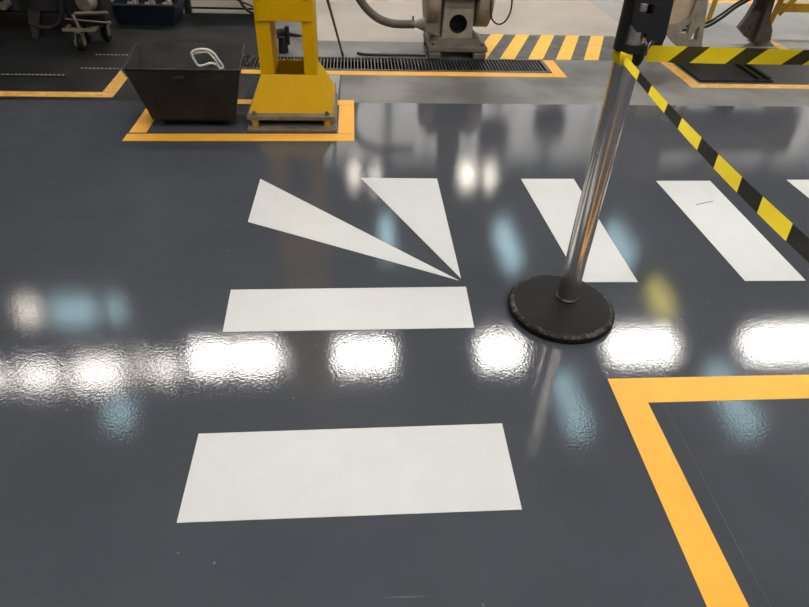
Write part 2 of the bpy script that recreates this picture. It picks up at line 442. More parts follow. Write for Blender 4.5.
t = empty('floor_cover', (-2.5, 4.55, 0)); tag(t, 'dark floor cover plate with a dotted front edge at the far left', 'floor cover')
b = B(); box(b, -3.4, -2.04, 4.535, 5.2, .0002, .006); finish('cover_plate', b, 'dark_floor', t)
b = B()
for i in range(46):
    x = -3.38 + i * .029; box(b, x, x + .013, 4.545, 4.562, .0062, .009)
finish('stud_row', b, 'stud', t)

# ------------------------------------------------------------------ barrier post
PX, PY = .832, 1.862
def make_post(label):
    t = empty('barrier_post', (PX, PY, 0)); tag(t, label, 'barrier post', 'steel belt posts')
    c = (PX - .03, PY - .025, 0)
    c = (PX, PY, 0)
    b = B(); cb = (BASEX, BASEY, 0)
    lathe(b, cb, (0, 0, 1), [(.0005, 0), (.0005, .203), (.018, .208), (.027, .206), (.033, .198), (.036, .187), (.038, .12), (.040, .062), (.040, 0)], 72,
          mis=[0, 0, 0, 1, 1, 0, 0, 0, 0])
    finish('base', b, ['rubber', 'rubber_worn'], t, 50)
    b = B(); lathe(b, c, (0, 0, 1), [(.0408, .0), (.0408, .046), (.046, .046), (.050, .0405), (.050, .0)], 40); finish('collar', b, 'black_plastic', t, 40)
    b = B(); lathe(b, c, (0, 0, 1), [(.050, 0), (.050, .0400), (1.12, .0400), (1.12, 0)], 48); finish('tube', b, 'chrome', t, 40)
    # head: sleeve with a clip bracket on one side
    b = B()
    N_ = 18
    a0, a1 = math.radians(110), math.radians(222)
    inner, outer = .0405, .050
    for zz0, zz1 in ((1.0, 1.20),):
        ring = []
        for i in range(N_ + 1):
            a = a0 + (a1 - a0) * i / N_
            ring.append([Vector((PX + r * math.cos(a), PY + r * math.sin(a), z)) for r in (inner, outer) for z in (zz0, zz1)])
        rv = [[b.verts.new(p) for p in q] for q in ring]
        for i in range(N_):
            A, C = rv[i], rv[i + 1]
            b.faces.new((A[0], A[1], C[1], C[0])); b.faces.new((A[2], C[2], C[3], A[3])); b.faces.new((A[1], A[3], C[3], C[1])); b.faces.new((A[0], C[0], C[2], A[2]))
        b.faces.new((rv[0][0], rv[0][2], rv[0][3], rv[0][1])); b.faces.new((rv[-1][0], rv[-1][1], rv[-1][3], rv[-1][2]))
    lathe(b, (PX, PY, 0), (0, 0, 1), [(.985, .0402), (.985, .050), (1.008, .050), (1.008, .0402)], 40)
    lathe(b, (PX, PY, 0), (0, 0, 1), [(1.15, .0392), (1.15, .052), (1.21, .052), (1.23, .04), (1.23, 0)], 40)
    finish('post_head', b, 'black_plastic', t, 40)
    b = B()
    ox, oy = PX - .842 + .006, PY - 1.868
    outl = [(.794, 1.16), (.898, 1.16), (.906, 1.034), (.896, 1.026), (.880, 1.024), (.870, 1.034), (.860, 1.020), (.850, 1.046), (.815, 1.052), (.800, 1.066)]
    hole = [(.806, 1.100), (.850, 1.098), (.849, 1.124), (.806, 1.126)]
    plate_holes(b, [(x + ox, z) for x, z in outl], [[(x + ox, z) for x, z in hole]], oy + 1.805, oy + 1.822)
    finish('belt_clip_bracket', b, 'black_plastic', t)
    b = B(); box(b, .880 + ox, .900 + ox, oy + 1.8225, oy + 1.875, 1.02, 1.15, bev=.004)
    finish('belt_cassette', b, 'black_plastic', t)
    return t
BASEX, BASEY = .806, 1.838
BASEX, BASEY = .801, 1.826
post = make_post('chrome barrier post on a round black rubber base, wrapped with barrier tape')
spots = [(2.75, 1.90, 'chrome barrier post at the far end of the level barrier tape'), (1.02, -.55, 'chrome barrier post at the near end of the sloping barrier tape')]
for x, y, lb in spots:
    c = copy_tree(post); c.location = (x, y, 0); c['label'] = lb

# ------------------------------------------------------------------ barrier tapes
def ribbon(name, path, width, pitch, frac, slant, lean, blk, label, start=0., taper=lambda q: 1.):
    """path(u)->Vector along metres; solid strip with slanting stripes; v runs across the width"""
    L = path[1]; P = path[0]
    b = B(); n_ = int(L / .008); NV = 4; th = .0006
    cols = {}
    cuts = set([0., L])
    k = -3
    us = [i * L / n_ for i in range(n_ + 1)]
    # stripes are cut exactly: parametrise by w = u - slant*v, so vertices lie on stripe edges
    ws = [-slant]; w = -slant
    edges = []
    kk = -4
    while kk * pitch + start < L + slant:
        edges += [kk * pitch + start, kk * pitch + start + pitch * frac]; kk += 1
    edges = [e for e in edges if -slant < e < L]
    allw = sorted(set([-slant, L] + edges))
    fine = []
    for a, c in zip(allw[:-1], allw[1:]):
        m_ = max(1, int((c - a) / .012))
        fine += [a + (c - a) * i / m_ for i in range(m_)]
    fine.append(L)
    def is_y(wm):
        return ((wm - start) / pitch) % 1. < frac
    verts = {}
    def vert(iw, iv, side):
        key = (iw, iv, side)
        if key not in verts:
            v = iv / NV
            u = min(max(fine[iw] + slant * v, 0), L)
            c, tdir, wd = P(u)
            nrm = tdir.cross(wd).normalized()
            # slight cupping of the strip across its width
            p = c + wd * ((v - .5) * width * taper(u / L)) + nrm * (side * th + .0)
            verts[key] = b.verts.new(p)
        return verts[key]
    for iw in range(len(fine) - 1):
        wm = (fine[iw] + fine[iw + 1]) / 2
        mi = 0 if is_y(wm) else 1
        for iv in range(NV):
            u0 = fine[iw] + slant * iv / NV; u1 = fine[iw + 1] + slant * (iv + 1) / NV
            if u1 <= 0 or u0 >= L: continue
            for s in (0, 1):
                q = [vert(iw, iv, s), vert(iw + 1, iv, s), vert(iw + 1, iv + 1, s), vert(iw, iv + 1, s)]
                try: b.faces.new(q).material_index = mi
                except ValueError: pass
    bmesh.ops.remove_doubles(b, verts=b.verts, dist=.00005)
    be = [e for e in b.edges if len(e.link_faces) == 1]
    o = finish(name, b, ['bt_yellow', blk])
    for p in o.data.polygons: p.use_smooth = True
    return tag(o, label, 'barrier tape', 'yellow and black barrier tapes')

def path_line(A, Bp, sag, lean0, lean1, side, wob=.0):
    A, Bp = Vector(A), Vector(Bp); L = (Bp - A).length
    def P(u):
        s = u / L
        c = A.lerp(Bp, s) - Vector((0, 0, sag * 4 * s * (1 - s))) 
        d = (Bp - A).normalized() - Vector((0, 0, sag * 4 * (1 - 2 * s) / L)); d.normalize()
        a = lean0 + (lean1 - lean0) * s + wob * math.sin(s * 17)
        sidev = Vector(side).normalized(); upv = (Vector((0, 0, 1)) - d * d.z).normalized()
        sidev = (sidev - d * sidev.dot(d)).normalized()
        return c, d, (upv * math.cos(a) + sidev * math.sin(a)).normalized()
    return P, L

ribbon('barrier_tape', path_line((PX + .035, PY - .047, .988), (2.71, 1.853, .990), .010, .0, .0, (0, 1, 0), .12), .046, .184, .62, .052, 0, 'bt_black',
       'yellow and black barrier tape stretched level from the post to the right edge', start=-.045)
ribbon('barrier_tape', path_line((PX - .034, PY - .040, .975), (.975, -.56, .965), .094, .95, 1.0, (1, 0, 0), .15), .032, .182, .56, -.03, 0, 'bt_black2',
       'yellow and black barrier tape sloping down from the post across the white bars', start=.03, taper=lambda q: min(1.08, .62 + 1.1 * q))
# knot of tape wound round the post
b = B()
R_ = .0435; n_ = 48
for z0, z1, r in ((.950, .9845, .0425), (.958, .980, .0445)):
    lathe(b, (PX, PY, 0), (0, 0, 1), [(z0, r - .001), (z0, r), ((z0 + z1) / 2, r + .0025), (z1, r), (z1, r - .001)], n_)
for f in b.faces:
    c = f.calc_center_median(); a = math.degrees(math.atan2(c.y - PY, c.x - PX)) % 360
    f.material_index = 0 if (150 < a < 262) else 1
hexa(b, [(PX - .046, PY - .052, .955), (PX - .01, PY - .056, .948), (PX - .008, PY - .045, .95), (PX - .042, PY - .04, .957)],
        [(PX - .050, PY - .050, .990), (PX - .012, PY - .060, .980), (PX - .008, PY - .047, .982), (PX - .044, PY - .036, .992)], 0, .003)
tag(finish('tape_wrap', b, ['bt_yellow', 'bt_black2'], None, 40), 'turns of yellow and black tape wound round the top of the steel post', 'barrier tape')

# ------------------------------------------------------------------ black steel skip
t = empty('scrap_skip', (-.98, 3.86, 0)); tag(t, 'open black steel skip with sloping sides, standing left of the yellow column', 'skip')
zb, zt = .05, .352
bo = [(-1.212, 3.64), (-.722, 3.64), (-.758, 3.88), (-1.212, 3.90)]
to = [(-1.302, 3.618), (-.655, 3.618), (-.70, 4.12), (-1.365, 4.12)]
def inset(q, d): 
    cx_ = sum(p[0] for p in q) / 4; cy_ = sum(p[1] for p in q) / 4
    return [(x + (d if x < cx_ else -d), y + (d if y < cy_ else -d)) for x, y in q]
b = B()
bi, ti = inset(bo, .006), inset(to, .006)
vbo = [b.verts.new((*p, zb)) for p in bo]; vto = [b.verts.new((*p, zt)) for p in to]
vbi = [b.verts.new((*p, zb + .006)) for p in bi]; vti = [b.verts.new((*p, zt)) for p in ti]
b.faces.new(vbo[::-1]); b.faces.new(vbi).material_index = 1
for i in range(4):
    j = (i + 1) % 4
    b.faces.new((vbo[i], vbo[j], vto[j], vto[i])); b.faces.new((vbi[j], vbi[i], vti[i], vti[j])).material_index = 1
    b.faces.new((vto[i], vto[j], vti[j], vti[i])).material_index = 1
finish('tub', b, ['black_steel', 'bin_inside'], t)
b = B()
for i in range(4):
    p, q = Vector((*to[i], zt)), Vector((*to[(i + 1) % 4], zt))
    cyl(b, p, q, .0055, n=8)
finish('rim', b, 'bin_inside', t)
for y in (3.665, 3.85):
    b = B(); box(b, -1.18, -.77, y, y + .025, .028, .0495); finish('skid', b, 'black_steel', t)
for x in (-1.14, -.80):
    for y in (3.69, 3.85):
        b = B(); cyl(b, (x - .012, y, .0175), (x + .012, y, .0175), .0175, n=20); finish('caster', b, 'rubber', t, 40)
b = B(); prism_y(b, [(-1.035, .300), (-.975, .303), (-.98, .322), (-1.03, .318)], 3.608, 3.615); q = finish('welded_lug', b, 'bin_inside', t)
b = B(); tube(b, [(-.665, 3.95, .335), (-.635, 3.95, .33), (-.628, 3.88, .33), (-.635, 3.80, .33), (-.665, 3.80, .335)], .006, 8); finish('handle', b, 'black_steel', t, 60)
b = B(); box(b, -1.1, -.80, 3.78, 3.88, .058, .13, bev=.02); box(b, -1.0, -.85, 3.72, 3.80, .058, .10, bev=.02)
tag(finish('scrap_pile', b, 'dark_panel'), 'dark scrap lying at the bottom of the black skip', 'scrap', kind='stuff')

# white looped handle
b = B()
loop = [(-.951, .393), (-.915, .414), (-.862, .416), (-.828, .398), (-.806, .36), (-.785, .315), (-.80, .305), (-.83, .33), (-.86, .333), (-.892, .322), (-.924, .318), (-.942, .345)]
tube(b, [(x, 3.80 - (z - .32) * .15, z) for x, z in loop], .0075, 10, closed=True)
tube(b, [(-.945, 3.795, .388), (-.90, 3.79, .398), (-.86, 3.79, .400), (-.835, 3.79, .375), (-.815, 3.795, .335), (-.795, 3.80, .26), (-.79, 3.81, .137)], .0065, 10)
tag(finish('looped_handle', b, 'light_plastic', None, 60), 'white looped plastic handle sticking out of the black skip', 'handle')

# ------------------------------------------------------------------ yellow column
t = empty('machine_column', (-.385, 3.86, 0)); tag(t, 'yellow painted steel machine column with an open slot and flared foot on bolted plates', 'machine column')
Y0, Y1 = 3.80, 4.10
b = B()
xl, xr = -.566, -.229
zs, zo = .272, .580                       # top of flare, top of slot
box(b, xl, -.484, Y0, Y1, zs, 2.6); box(b, -.302, xr, Y0, Y1, zs, 2.6)
box(b, -.4845, -.3015, Y0 + .002, Y1, zo, 2.6)
finish('upright', b, 'machine_yellow', t)
b = B(); box(b, -.552, -.245, Y0 - .010, Y0 - .0005, zo - .004, 2.55, bev=.003); fc = finish('front_cover', b, 'machine_yellow', t)
for x in (-.53, -.26):
    for z in (.70, 1.1, 1.5):
        b = B(); cyl(b, (x, Y0 - .018, z), (x, Y0 - .0105, z), .008, n=6); finish('cover_bolt', b, 'bare_steel', fc)
b = B()
def frust(i, z0, z1):
    return ([(-.640 + i, 3.655 + i, z0), (-.131 - i, 3.655 + i, z0), (-.131 - i, 4.16 - i, z0), (-.643 + i, 4.16 - i, z0)])
ob = [b.verts.new(p) for p in frust(0, .0885, 0)]; ib = [b.verts.new(p) for p in frust(.006, .0885, 0)]
ot = [b.verts.new(p) for p in ((xl, Y0, zs - .001), (xr, Y0, zs - .001), (xr, Y1, zs - .001), (xl, Y1, zs - .001))]
it = [b.verts.new(p) for p in ((-.483, Y0 + .008, zs - .001), (-.303, Y0 + .008, zs - .001), (-.303, Y1 - .008, zs - .001), (-.483, Y1 - .008, zs - .001))]
for i in range(4):
    j = (i + 1) % 4
    b.faces.new((ob[i], ob[j], ot[j], ot[i])); b.faces.new((ot[i], ot[j], it[j], it[i])); b.faces.new((ib[j], ib[i], it[i], it[j])); b.faces.new((ob[j], ob[i], ib[i], ib[j]))
finish('flared_foot', b, 'machine_yellow', t)
b = B(); box(b, -.648, -.122, 3.60, 4.2, .064, .088, bev=.003); finish('upper_plate', b, 'bare_steel', t)
b = B(); box(b, -.648, -.114, 3.568, 4.2, .0014, .023, bev=.003); finish('lower_plate', b, 'bare_steel', t)
for x in (-.605, -.17):
    for y in (3.632, 4.15):
        b = B(); cyl(b, (x, y, .0235), (x, y, .0635), .024, n=20); finish('spacer', b, 'yellow_dark', t, 40)
        b = B(); cyl(b, (x, y, .0885), (x, y, .098), .015, n=6); cyl(b, (x, y, .098), (x, y, .108), .009, n=12); finish('bolt', b, 'cast_dark', t)
b = B(); box(b, -.56, -.21, 3.75, 4.1, .0235, .0635); finish('core_block', b, 'black_steel', t)

# coupling on the floor seen through the slot
t = empty('hose_coupling', (-.57, 5.25, 0)); tag(t, 'black hose coupling on the floor, seen through the slot of the yellow column', 'coupling')
b = B(); cyl(b, (-.57, 5.20, .001), (-.57, 5.20, .12), .042, .032, n=18); cyl(b, (-.66, 5.25, .12), (-.52, 5.25, .14), .038, n=16); cyl(b, (-.53, 5.20, .06), (-.53, 5.20, .20), .018, n=14); cyl(b, (-.68, 5.26, .10), (-.72, 5.32, .17), .03, n=14)
o = finish('coupling_body', b, 'black_steel', t, 40)
b = B(); tube(b, [(-.51, 5.25, .13), (-.44, 5.32, .10), (-.42, 5.45, .06), (-.48, 5.60, .02), (-.60, 5.66, .012), (-.72, 5.6, .012), (-.70, 5.50, .014)], .009, 8)
finish('thin_hose', b, 'black_hose', t, 60)
# rod leaning on the column
b = B(); cyl(b, (-.09, 5.13, .003), (-.20, 4.113, .80), .007, .011, n=12)
cyl(b, (-.09, 5.13, .0035), (-.0955, 5.08, .043), .010, .010, n=12)
tag(finish('steel_rod', b, 'hose', None, 40), 'thin grey rod leaning from the drain towards the yellow column', 'rod')

# ------------------------------------------------------------------ grinder
gx, gy = .855, 5.3
t = empty('grinding_machine', (gx, gy, 0)); tag(t, 'grey cast iron polishing machine with a round black hole in its pedestal, behind the drain', 'grinding machine')
b = B()
hexa(b, [(.60, 5.075, .055), (1.085, 5.075, .055), (1.085, 5.54, .055), (.60, 5.54, .055)], [(.605, 5.08, .095), (1.08, 5.08, .095), (1.08, 5.53, .095), (.605, 5.53, .095)], 0, .006)
hexa(b, [(.625, 5.10, .095), (1.06, 5.10, .095), (1.06, 5.5, .095), (.625, 5.5, .095)], [(.68, 5.19, .132), (1.02, 5.19, .132), (1.02, 5.48, .132), (.68, 5.48, .132)], 0, .006)
for x in (.645, 1.045):
    cyl(b, (x, 5.115, .09), (x, 5.115, .118), .016, n=8)
finish('base_casting', b, 'cast_dark', t)
for x0, x1 in ((.605, .70), (.965, 1.07)):
    for y0 in (5.055, 5.45):
        b = B(); box(b, x0, x1, y0, y0 + .075, .0035, .054, bev=.008); finish('foot', b, 'cast_dark', t)
b = B(); plate_holes(b, [(.718, .12), (.966, .12), (.960, .425), (.728, .425)], [circ(.845, .238, .073)], 5.20, 5.212)
finish('pedestal_front', b, 'cast_grey', t)
b = B(); hexa(b, [(.718, 5.2125, .12), (.966, 5.2125, .12), (.966, 5.44, .12), (.690, 5.44, .12)], [(.728, 5.2125, .425), (.960, 5.2125, .425), (.960, 5.44, .425), (.705, 5.44, .425)])
bmesh.ops.delete(b, geom=[f for f in b.faces if abs(f.calc_center_median().y - 5.2125) < 1e-4], context='FACES')
finish('pedestal_box', b, 'cast_grey', t)
b = B(); cyl(b, (.845, 5.214, .238), (.845, 5.32, .238), .071, n=32, caps=False); cyl(b, (.845, 5.315, .238), (.845, 5.322, .238), .0705, n=32); finish('hole_liner', b, 'pit', t, 40)
b = B(); hexa(b, [(.745, 5.15, .427), (.985, 5.15, .427), (.985, 5.5, .427), (.745, 5.5, .427)], [(.72, 5.12, .50), (1.01, 5.12, .50), (1.01, 5.5, .50), (.72, 5.5, .50)], 0, .01); finish('neck', b, 'black_steel', t)
b = B(); lathe(b, (.64, 5.32, .62), (1, 0, 0), [(0, 0), (0, .10), (.03, .12), (.42, .12), (.45, .10), (.45, 0)], 36); hexa(b, [(.76, 5.2, .745), (.96, 5.2, .745), (.96, 5.44, .745), (.76, 5.44, .745)], [(.78, 5.22, 1.15), (.94, 5.22, 1.15), (.94, 5.42, 1.15), (.78, 5.42, 1.15)], 0, .01)
finish('motor', b, 'cast_dark', t, 40)
def housing(x0, x1, cz, r, cy_):
    b = B(); lathe(b, (x0, cy_, cz), (1, 0, 0), [(0, 0), (0, r * .9), (.012, r), (x1 - x0 - .012, r), (x1 - x0, r * .9), (x1 - x0, 0)], 40)
    finish('wheel_housing', b, 'cast_grey', t, 35)
housing(.585, .695, .440, .260, 5.40)
housing(.985, 1.115, .445, .265, 5.40)
b = B()
hexa(b, [(.585, 5.25, .16), (.71, 5.25, .125), (.71, 5.42, .125), (.585, 5.42, .16)], [(.585, 5.25, .26), (.71, 5.25, .30), (.71, 5.42, .30), (.585, 5.42, .26)], 0, .01)
lathe(b, (.50, 5.335, .20), (1, 0, 0), [(0, 0), (0, .030), (.02, .030), (.10, .062), (.10, 0)], 28)
finish('dust_outlet', b, 'cast_grey', t, 40)
b = B(); lathe(b, (.478, 5.335, .20), (1, 0, 0), [(0, .030), (0, .036), (.022, .036), (.022, .030)], 28); box(b, .483, .495, 5.325, 5.345, .235, .262); hc = finish('hose_clamp', b, 'bare_steel', t)
b = B(); tube(b, [(.495, 5.335, .20), (.40, 5.335, .197), (.30, 5.335, .205), (.20, 5.335, .240), (.12, 5.335, .30), (.06, 5.335, .37), (.01, 5.335, .46), (-.02, 5.34, .62), (.02, 5.36, .80), (.20, 5.40, .92), (.55, 5.42, .93)], .033, 18)
dh = finish('dust_hose', b, 'hose', t, 60)
b = B(); tube(b, [(1.085, 5.14, .50), (1.08, 5.13, .40), (1.10, 5.125, .30), (1.16, 5.12, .262), (1.22, 5.125, .30), (1.245, 5.13, .40), (1.22, 5.16, .56), (1.13, 5.22, .62)], .0065, 8)
finish('power_cable', b, 'black_hose', t, 60)
b = B(); tube(b, [(.585, 5.118, .014), (.45, 5.12, .014), (.22, 5.125, .013), (.10, 5.13, .012), (.03, 5.17, .011)], .011, 8)
tag(finish('floor_cable', b, 'black_hose', None, 60), 'dark cable lying on the floor along the drain, left of the polishing machine', 'cable')

# ------------------------------------------------------------------ right machine on cast legs
t = empty('bench_machine', (3.1, 5.5, 0)); tag(t, 'beige machine on grey cast legs with triangular openings, behind the level barrier tape', 'machine')
def leg_plate(dx, dy, m):
    outer = [(2.545, .262), (2.60, .19), (2.68, .125), (2.78, .06), (2.86, .012), (3.02, .012), (3.02, .05), (2.945, .10), (2.905, .20), (2.885, .30), (2.845, .62), (2.765, .62), (2.775, .42), (2.765, .33), (2.70, .27)]
    h1 = [(2.705, .205), (2.785, .305), (2.780, .195)]
    h2 = [(2.815, .155), (2.862, .275), (2.880, .145)]
    b = B(); plate_holes(b, [(x + dx, z) for x, z in outer], [[(x + dx, z) for x, z in h] for h in (h1, h2)], 5.19 + dy, 5.225 + dy)
    hexa(b, [(2.80 + dx, 5.19 + dy, .012), (3.04 + dx, 5.15 + dy, .012), (3.04 + dx, 5.34 + dy, .012), (2.80 + dx, 5.34 + dy, .012)],
            [(2.86 + dx, 5.20 + dy, .035), (2.99 + dx, 5.19 + dy, .035), (2.99 + dx, 5.30 + dy, .035), (2.86 + dx, 5.30 + dy, .035)])
    hexa(b, [(2.92 + dx, 5.2 + dy, .03), (2.955 + dx, 5.2 + dy, .03), (2.945 + dx, 5.30 + dy, .03), (2.92 + dx, 5.30 + dy, .03)],
            [(2.815 + dx, 5.2 + dy, .62), (2.845 + dx, 5.2 + dy, .62), (2.845 + dx, 5.26 + dy, .62), (2.815 + dx, 5.26 + dy, .62)])
    o = finish('cast_leg', b, m, t); return o
leg_plate(0, 0, 'cast_grey')
# second, darker leg, splayed to the left
b = B()
plate_holes(b, [(3.50, .135), (3.60, .06), (3.68, .02), (3.80, .0), (3.855, .0), (3.83, .12), (3.76, .23), (3.715, .62), (3.58, .62), (3.575, .34), (3.54, .22)], [circ(3.60, .13, .012, 10)], 5.66, 5.71)
hexa(b, [(3.70, 5.6, .001), (3.87, 5.6, .001), (3.87, 5.8, .001), (3.70, 5.8, .001)], [(3.73, 5.65, .03), (3.84, 5.65, .03), (3.84, 5.75, .03), (3.73, 5.75, .03)])
prism_y(b, [(3.66, .02), (3.69, .02), (3.70, .62), (3.66, .62)], 5.60, 5.66)
o = finish('cast_leg', b, 'hose', t); o['label'] = 'darker leg splayed to the left'
b = B(); prism_y(b, [(2.525, .62), (2.545, .42), (2.560, .272), (2.69, .235), (2.785, .325), (2.83, .42), (2.83, .62), (2.80, .72), (2.56, .72)], 5.228, 5.50, 0, .008)
finish('wheel_guard', b, 'beige', t)
b = B(); box(b, 2.45, 4.1, 5.15, 5.75, .622, .84, bev=.02); finish('machine_bed', b, 'beige_dull', t)
b = B(); box(b, 2.6, 2.9, 5.2, 5.6, .8405, 1.15, bev=.03); finish('headstock', b, 'cast_grey', t)
b = B(); cyl(b, (3.5, 5.4, .8405), (3.5, 5.4, 1.25), .07, n=24); finish('pillar', b, 'cast_grey', t, 40)
b = B(); tube(b, [(2.93, 5.58, .13), (3.06, 5.58, .145), (3.16, 5.58, .172), (3.26, 5.58, .24), (3.36, 5.58, .33), (3.50, 5.58, .43), (3.6, 5.58, .60), (3.62, 5.57, .66)], .013, 8)
tube(b, [(2.93, 5.61, .155), (3.06, 5.61, .165), (3.17, 5.61, .195), (3.27, 5.61, .268), (3.37, 5.61, .352), (3.52, 5.61, .45), (3.62, 5.61, .60), (3.64, 5.6, .66)], .011, 8)
finish('hydraulic_hose', b, 'black_hose', t, 60)
b = B(); hexa(b, [(2.52, 5.22, .02), (2.60, 5.22, .02), (2.60, 5.30, .02), (2.52, 5.30, .02)], [(2.58, 5.24, .28), (2.64, 5.24, .28), (2.64, 5.30, .28), (2.58, 5.30, .28)], 0, .005)
box(b, 2.50, 2.63, 5.20, 5.33, .001, .02)
finish('support_bracket', b, 'black_steel', t)
# dark machine reflection in the taped box, put in as low black solids
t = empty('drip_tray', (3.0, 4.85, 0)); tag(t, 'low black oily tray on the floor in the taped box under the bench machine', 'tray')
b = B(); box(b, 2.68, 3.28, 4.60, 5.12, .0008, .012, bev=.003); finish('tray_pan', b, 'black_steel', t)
b = B()
for x in (3.155, 3.235): prism(b, [(x, 4.62), (x + .03, 4.62), (x + .05, 5.1), (x + .02, 5.1)], .0122, .03)
finish('rail', b, 'black_steel', t)  # black bars imitating streaks of the machine's reflection

# yellow tube frame, upper right
t = empty('tube_frame', (4.4, 5.95, 0)); tag(t, 'dark yellow square tube frame at the upper right edge', 'frame')
def bar(b, p, q, w=.022):
    p, q = Vector(p), Vector(q); a, c = ring_frame(b, q - p)
    P0 = [p + a * w + c * w, p - a * w + c * w, p - a * w - c * w, p + a * w - c * w]
    hexa(b, P0, [v + (q - p) for v in P0])
b = B(); bar(b, (3.945, 5.93, .022), (4.02, 5.93, .62)); finish('upright', b, 'yellow_dark', t)
b = B(); box(b, 3.98, 5.4, 5.91, 5.95, .225, .300); finish('cross_bar', b, 'yellow_dark', t)
b = B(); bar(b, (4.01, 5.93, .20), (4.32, 5.93, .62), .02); finish('brace', b, 'yellow_dark', t)
b = B(); box(b, 5.36, 5.40, 5.91, 5.95, .001, .62); finish('upright', b, 'yellow_dark', t)
b = B(); cyl(b, (3.66, 6.50, .002), (3.70, 6.50, .9), .024, .030, n=14); cyl(b, (3.66, 6.50, .0), (3.66, 6.50, .01), .05, n=20)
tag(finish('yellow_bollard', b, 'yellow_dark', None, 40), 'thin dark yellow pipe standing between the two cast legs of the beige machine', 'pipe')

# ------------------------------------------------------------------ left cluster
t = empty('dark_machine', (-2.9, 5.9, 0)); tag(t, 'dark machine with bent tube and pointed feet at the upper left corner', 'machine')
b = B(); box(b, -4.2, -2.22, 5.62, 6.9, .16, 2.3, bev=.02); finish('cabinet', b, 'dark_machine', t)
b = B(); box(b, -2.62, -2.30, 5.605, 5.619, .18, .60); box(b, -3.1, -2.72, 5.605, 5.619, .18, .60); finish('side_panel', b, 'dark_panel', t)
for x in (-2.60, -3.3):
    b = B(); hexa(b, [(x - .03, 5.46, .0005), (x + .01, 5.46, .0005), (x + .01, 5.50, .0005), (x - .03, 5.50, .0005)], [(x - .08, 5.62, .19), (x + .03, 5.62, .19), (x + .03, 5.72, .19), (x - .08, 5.72, .19)]); finish('foot', b, 'black_steel', t)
b = B(); tube(b, [(-2.66, 5.55, .10), (-2.58, 5.53, .075), (-2.48, 5.53, .075), (-2.40, 5.53, .13), (-2.36, 5.53, .22), (-2.37, 5.53, .34), (-2.45, 5.56, .5), (-2.5, 5.61, .6)], .019, 12); finish('bent_tube', b, 'dark_panel', t, 60)
b = B(); cyl(b, (-2.80, 5.50, .235), (-2.80, 5.60, .235), .03, n=20); finish('round_knob', b, 'bare_steel', t, 40)
for o_ in (): pass

t = empty('wheeled_cart', (-2.1, 5.3, 0)); tag(t, 'low dark cart on casters with beige brackets, left of the navy tub', 'cart')
b = B(); box(b, -2.205, -1.965, 5.19, 5.23, .148, .168, bev=.003); box(b, -2.205, -1.965, 5.52, 5.56, .148, .168, bev=.003); box(b, -2.20, -2.17, 5.23, 5.52, .148, .166); box(b, -2.0, -1.97, 5.23, 5.52, .148, .166); finish('chassis', b, 'beige_dull', t)
for (x, y) in ((-2.09, 5.215), (-2.15, 5.5), (-1.99, 5.5)):
    f_ = B(); box(f_, x - .03, x - .024, y - .03, y + .03, .045, .147); box(f_, x + .018, x + .024, y - .03, y + .03, .045, .147); box(f_, x - .03, x + .024, y - .03, y + .03, .14, .1475)
    fo = finish('caster_fork', f_, 'beige_dull', t)
    w = B(); lathe(w, (x - .022, y, .058), (1, 0, 0), [(0, 0), (0, .052), (.008, .0575), (.03, .0575), (.038, .052), (.038, 0)], 28); wo = finish('caster', w, 'rubber', t, 40)
    w = B(); lathe(w, (x - .046, y, .058), (1, 0, 0), [(0, 0), (0, .034), (.015, .034), (.015, 0)], 24); finish('wheel_hub', w, 'beige_dull', wo, 40)
b = B(); cyl(b, (-2.16, 5.2, .238), (-1.84, 5.2, .215), .006, n=10); cyl(b, (-1.855, 5.2, .216), (-1.83, 5.2, .2145), .011, n=10); finish('steel_bar', b, 'bare_steel', t)
b = B(); bar(b, (-2.075, 5.205, .168), (-2.10, 5.205, .27), .009); bar(b, (-2.10, 5.25, .265), (-1.85, 5.25, .275), .01); finish('bracket', b, 'beige_dull', t)
b = B(); lathe(b, (-2.02, 5.25, .34), (.3, 1, .1), [(0, 0), (0, .06), (.03, .075), (.15, .075), (.15, 0)], 24); finish('gear_drum', b, 'beige_dull', t, 40)
b = B(); box(b, -2.18, -1.9, 5.30, 5.52, .168, .42, bev=.01); finish('cart_box', b, 'dark_machine', t)

t.location = (t.location.x - .03, t.location.y - .06, 0)
t = empty('navy_tub', (-1.82, 6.2, 0)); tag(t, 'navy blue plastic tub with grey castings in it, beyond the cart', 'tub')
b = B()
bo = [(-2.08, 5.94), (-1.60, 5.94), (-1.60, 6.30), (-2.08, 6.30)]; to = [(-2.12, 5.90), (-1.56, 5.90), (-1.56, 6.33), (-2.12, 6.33)]
bi, ti = inset(bo, .012), inset(to, .012)
z0, z1 = .004, .17
vbo = [b.verts.new((*p, z0)) for p in bo]; vto = [b.verts.new((*p, z1)) for p in to]; vbi = [b.verts.new((*p, z0 + .01)) for p in bi]; vti = [b.verts.new((*p, z1)) for p in ti]
b.faces.new(vbo[::-1]); b.faces.new(vbi)
for i in range(4):
    j = (i + 1) % 4; b.faces.new((vbo[i], vbo[j], vto[j], vto[i])); b.faces.new((vbi[j], vbi[i], vti[i], vti[j])); b.faces.new((vto[i], vto[j], vti[j], vti[i]))
finish('tub_body', b, 'navy', t)
b = B(); prism_y(b, [(-2.13, .165), (-1.55, .165), (-1.55, .18), (-2.13, .18)], 5.89, 5.915); finish('tub_rim', b, 'dark_panel', t)
random.seed(3)
for k in range(6):
    x = -1.98 + .15 * (k // 2); y = 6.04 + .15 * (k % 2)
    b = B(); lathe(b, (0, 0, 0), (0, 0, 1), [(0, 0), (0, .045), (.03, .05), (.09, .03), (.12, .034), (.15, .02), (.15, 0)], 16)
    o = finish('casting', b, 'cast_grey', None, 40); o.location = (x, y, .0165); o.rotation_euler = (.0, 0, k * 1.1)
    tag(o, 'small grey metal casting standing in the navy tub', 'casting', 'castings in the navy tub')

